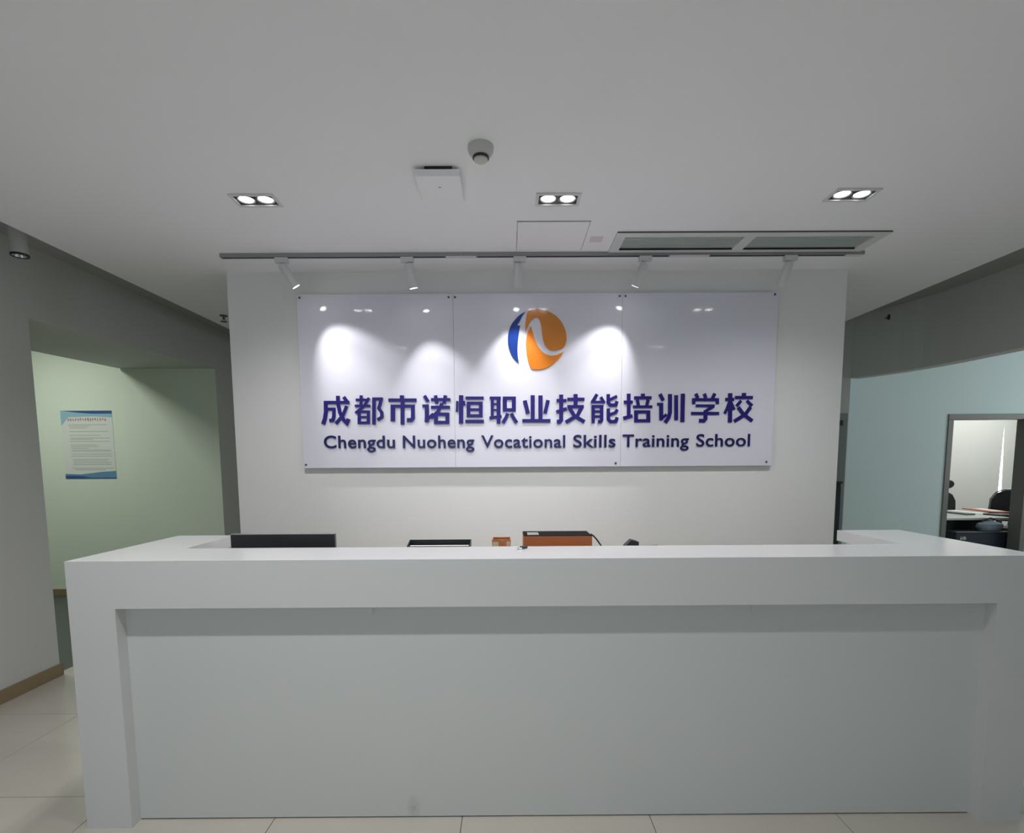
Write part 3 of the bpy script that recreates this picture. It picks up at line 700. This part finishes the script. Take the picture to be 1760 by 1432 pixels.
# access panel
ap = tag(build('access_hatch', bx(AP[0] + .003, AP[1] - .003, AP[2] + .010, AP[3] - .004, ZC - .002, ZC + .012, bev=.001), CEIL), 'square white access panel in the ceiling beside the air vent', 'panel')
build('panel_frame', bx(AP[0] + .0, AP[1], AP[2] + .0, AP[2] + .003, ZC - .004, ZC + .01), GREYM, ap)
ct = tag(build('ceiling_sticker', bx(0.487, 0.560, 3.22, 3.30, ZC - .0012, ZC - .0002), mat('pale_red_print', (.74, .66, .68), .7)), 'faint pink mark on the ceiling between access panel and air vent', 'mark')

# air vent
vt = thing('air_vent', ((VT[0] + VT[1]) / 2, (VT[2] + VT[3]) / 2, ZC), 'long two-section air conditioning vent in the ceiling behind the track', 'air vent')
VX0, VX1, VY0, VY1 = 0.628, 2.212, 3.158, 3.444
g1 = (0.686, 1.386, 3.222, 3.408); g2 = (1.452, 2.148, 3.210, 3.400)
bm = sheet_with_holes(VX0, VX1, VY0, VY1, ZC - .008, [(g1[0], g1[1], 3.214, 3.402), (g2[0], g2[1], 3.214, 3.402)], .03)
for a, b, c, d in ((VX0, VX1, VY0, VY0), (VX0, VX1, VY1, VY1), (VX0, VX0, VY0, VY1), (VX1, VX1, VY0, VY1)):
    bm.faces.new([bm.verts.new(p) for p in ((a, c, ZC - .008), (b, d, ZC - .008), (b, d, ZC), (a, c, ZC))])
part('vent_frame', bm, WMET, vt)
part('frame_gap', bx(VX0 + .002, VX1 - .002, VY0 - .004, VY0, ZC - .007, ZC - .001), mat('grey_gap', (.1, .1, .1), .8), vt)
part('plenum', bx(VT[0] + .002, VT[1] - .002, VT[2] + .002, VT[3] - .002, ZC + .07, ZC + .09), DARKGAP, vt)
for g in (g1, g2):
    bm = nb(); n = 16
    for k in range(n):
        yy = 3.216 + (3.400 - 3.216) * (k + .5) / n
        m_ = Matrix.Translation(((g[0] + g[1]) / 2, yy, ZC + .002)) @ Matrix.Rotation(0.22, 4, 'X')
        box(bm, -(g[1] - g[0]) / 2 + .001, (g[1] - g[0]) / 2 - .001, -.0072, .0072, -.0006, .0006, mtx=m_)
    s_ = part('slats', bm, GRILLE, vt); s_['kind'] = 'stuff'
    part('edge_bar', bx(g[0], g[1], 3.398, 3.402, ZC - .009, ZC + .01), DARKGAP, vt)

# lighting track
TY = 3.462
trk = thing('lighting_track', (0.22, TY, ZC), 'long grey lighting track on the ceiling in front of the sign wall', 'lighting track')
segs = [(-1.80, -0.295), (-0.293, 1.145), (1.147, 2.235)]
for a, b in segs:
    bm = bx(a, b, TY - .0175, TY - .008, ZC - .022, ZC); box(bm, a, b, TY + .008, TY + .0175, ZC - .022, ZC); box(bm, a, b, TY - .008, TY + .008, ZC - .008, ZC)
    part('rail', bm, GREYM, trk)
for a, b in ((-1.79, -0.40), (-0.19, 1.01), (1.28, 2.12)):
    part('slot', bx(a, b, TY - .0078, TY + .0078, ZC - .0225, ZC - .0085), DARKGAP, trk)
for a, b in ((-.39, -.20), (1.02, 1.27)):
    part('rail_joiner', bx(a, b, TY - .018, TY + .018, ZC - .0235, ZC - .0225), WMET, trk)
part('end_cap', bx(-1.806, -1.798, TY - .018, TY + .018, ZC - .023, ZC), GREYM, trk)
part('end_cap', bx(2.13, 2.241, TY - .018, TY + .018, ZC - .024, ZC - .0225), WMET, trk)
part('end_cap', bx(2.235, 2.243, TY - .018, TY + .018, ZC - .023, ZC), GREYM, trk)

SPOTS = [  # x on track, aim direction, power
 (-1.425, (.46, .30, -.80), 11, 'leftmost white track spotlight, tilted right with a bright lens'),
 (-0.635, (.17, .22, -.95), 11, 'second white track spotlight from the left, with a bright lens'),
 (0.075, (-.03, .34, -.92), 11, 'middle white track spotlight, hanging straight down above the logo'),
 (0.868, (-.33, .33, -.86), 12, 'fourth white track spotlight from the left, tilted left'),
 (1.785, (-.20, .34, -.90), 0, 'rightmost white track spotlight, unlit, in front of the dim right wall')]
for x, d, pw, lab in SPOTS:
    d = Vector(d).normalized()
    t = thing('track_spotlight', (x, TY, ZC - .023), lab, 'spotlight', 'track spotlights')
    build('adapter', bx(-.04, .04, -.017, .017, -.032, -.0008, bev=.002), WMET, t)
    piv = Vector((.012 if d.x > 0 else -.012, 0, -.062))
    build('arm', tube([(piv.x, 0, -.030), (piv.x, 0, -.05), tuple(piv + d * .01)], .007), WMET, t, True)
    q = (-d).to_track_quat('Z', 'Y').to_matrix().to_4x4()
    st = piv - d * .012 + Vector((0, 0, 0))
    m_ = Matrix.Translation(st + d * .135) @ q
    b = build('head', lathe([(0, .145), (.022, .145), (.026, .140), (.026, 0), (.0235, 0), (.0235, .006), (0, .006)], 28, m_), WMET, t, True)
    LL = LENS if pw else LENSD
    build('lens', lathe([(0, .0015), (.0233, .0015), (.0233, .0055), (0, .0055)], 28, m_), LL, b, True)
    if pw:
        wp = Vector((x, TY, ZC - .023)) + st + d * .142
        spot('spotlight_beam', wp, d, pw * .44, math.radians(64), 0.6, (1, .985, 1.0), .015)
        spot('spotlight_beam', wp, (d.x * .8, d.y * .62, d.z), pw * .40, math.radians(50), 1.0, (1, .985, 1.0), .015)

# smoke detector
sd = on(826, 250, 2, ZC)
sx, sy2 = sd.x, 2.33
det = thing('smoke_detector', (sx, sy2, ZC), 'round white smoke detector on the ceiling above the white box', 'detector')
build('base', lathe([(0, 0), (.054, 0), (.054, -.012), (.052, -.022), (.044, -.034), (.033, -.040), (0, -.040)], 40), mat('aged_white_plastic', (.56, .56, .53), .45), det, True)
build('dark_ring', lathe([(0, -.0402), (.034, -.0402), (.034, -.049), (0, -.049)], 32), BLACK, det, True)
build('sensor_cap', lathe([(0, -.0492), (.029, -.0492), (.029, -.055), (.022, -.060), (0, -.061)], 32), mat('aged_white_plastic', (.56, .56, .53), .45), det, True)

# white wireless box
wx0, wx1 = on(711.5, 296, 1, 2.47).x, on(790, 296, 1, 2.47).x
zt_, zb2 = on(750, 290.5, 1, 2.47).z, on(750, 303, 1, 2.47).z
ap2 = thing('access_point', ((wx0 + wx1) / 2, 2.58, ZC), 'square white box mounted below the ceiling left of the smoke detector', 'network box')
part('mount', bx(wx0 + .045, wx1 - .035, 2.474, 2.66, zt_ + .0005, ZC, bev=.001), DARKGAP, ap2)
part('cover', bx(wx0, wx1, 2.47, 2.70, zb2, zt_, bev=.002), CEIL, ap2)
ql = on(756, 322, 2, zb2)
part('indicator', bx(ql.x - .006, ql.x + .006, ql.y - .004, ql.y + .004, zb2 - .001, zb2), GREYM, ap2)

# hanging cylinder lamp at far left
cl = thing('cylinder_lamp', (-2.905, 3.28, ZH), 'white cylinder ceiling lamp with dark rim at the far left', 'ceiling light')
zbot = 2.705 - ZH
build('body', lathe([(0, 0), (.045, 0), (.045, zbot + .012)], 36), mat('grey_white_enamel', (.5, .5, .48), .45), cl, True)
build('rim', lathe([(.0455, zbot + .012), (.047, zbot + .006), (.0455, zbot), (.038, zbot), (.035, zbot + .02), (.0455, zbot + .012)], 36), BLACKG, cl, True)
build('reflector', lathe([(0, zbot + .045), (.025, zbot + .04), (.037, zbot + .004)], 36), CHROME, cl, True)
# sprinkler near the left edge of the reception wall and dark bracket on the right
q = on(384.5, 546, 1, 4.85)
sp_ = thing('sprinkler', (q.x, 4.85, ZC), 'small metal sprinkler on the ceiling beside the left edge of the sign wall', 'sprinkler')
build('escutcheon', lathe([(0, 0), (.034, 0), (.030, -.008), (0, -.009)], 24), SCREW, sp_, True)
build('stem', lathe([(.009, -.008), (.009, -.03), (.013, -.034), (.0, -.036)], 14), SCREW, sp_, True)
build('deflector', lathe([(0, -.052), (.028, -.052), (.030, -.055), (0, -.056)], 20), SCREW, sp_, True)
build('yoke', tube([(-.012, 0, -.03), (-.016, 0, -.045), (0, 0, -.054), (.016, 0, -.045), (.012, 0, -.03)], .003), SCREW, sp_, True)
wq = on(1527.5, 545, 0, 3.60); wq = on(1527.5, 545, 1, 5.02)
ws = thing('wall_sensor', (wq.x, wq.y, wq.z), 'tiny black sensor on the dark wall band right of the sign wall', 'sensor')
build('body', bx(-.009, .009, -.010, .008, -.024, .022, bev=.003), BLACK, ws)
build('mount_plate', bx(-.003, .003, .008, .045, -.006, .006), BLACK, ws)

# ================================================================== POSTER
PYY = YR + 0.03
c = [on(103, 706, 1, PYY), on(192, 706, 1, PYY), on(201, 824, 1, PYY), on(114, 822, 1, PYY)]
px0 = (c[0].x + c[3].x) / 2; px1 = (c[1].x + c[2].x) / 2; pz1 = (c[0].z + c[1].z) / 2; pz0 = (c[2].z + c[3].z) / 2
po = thing('poster', ((px0 + px1) / 2, PYY - .001, pz0), 'printed notice poster with blue bands on the pale green wall', 'poster')
W_, H_ = px1 - px0, pz1 - pz0
def pl(name, pts, m, d): return part(name, plate([(px0 + a * W_, pz1 - b * H_) for a, b in pts], PYY - .003 - d, PYY - .0025 - d * .5), m, po)
part('sheet', bx(px0, px1, PYY - .003, PYY - .0008, pz0, pz1), mat('poster_paper', (.70, .72, .70), .5), po)
PB1 = mat('poster_light_blue', (.30, .50, .60), .5); PB2 = mat('poster_blue', (.03, .09, .26), .5); PB3 = mat('poster_mid_blue', (.12, .27, .45), .5)
pl('light_band', [(0, 0), (1, 0), (1, .10), (.6, .085), (.15, .095), (.05, .18), (0, .22)], PB1, .0002)
pl('blue_band', [(0.02, 0), (1, 0), (1, .045), (.6, .045), (.35, .03)], PB2, .0005)
pl('light_band', [(0, .925), (.3, .935), (.7, .90), (1, .885), (1, 1), (0, 1)], PB3, .0002)
pl('blue_band', [(0, .955), (.25, .955), (.5, .975), (.35, .985), (1, .985), (1, 1), (0, 1)], PB2, .0005)
RM = mat('poster_red_print', (.42, .20, .22), .6); TM = mat('poster_grey_print', (.42, .43, .40), .6)
bm = nb(); x = .13
while x < .88:
    wq_ = .03
    for k in range(3):
        xx = x + random.random() * .012; ww = .008 + random.random() * .014; z0 = .105 + random.random() * .02
        plate([(px0 + a * W_, pz1 - b * H_) for a, b in ((xx, z0), (xx + ww, z0), (xx + ww, z0 + .03), (xx, z0 + .03))], PYY - .0034 - k * .0002, PYY - .003, bm)
    x += .048
tt = part('title_print', bm, RM, po)
for b0, a0_, a1_ in ((.20, .14, .88), (.222, .14, .55), (.246, .16, .50), (.30, .15, .90), (.355, .14, .74), (.395, .16, .93), (.415, .15, .60), (.445, .14, .92), (.495, .15, .66), (.52, .15, .70), (.545, .17, .50), (.57, .15, .93), (.59, .17, .93), (.63, .16, .93), (.66, .14, .94), (.71, .16, .88), (.735, .17, .85), (.76, .17, .93), (.785, .17, .92), (.84, .15, .95), (.862, .20, .80)):
    pl('text_line', [(a0_, b0), (a1_, b0), (a1_, b0 + .009), (a0_, b0 + .009)], TM, .0002)
bpy.context.view_layer.update()
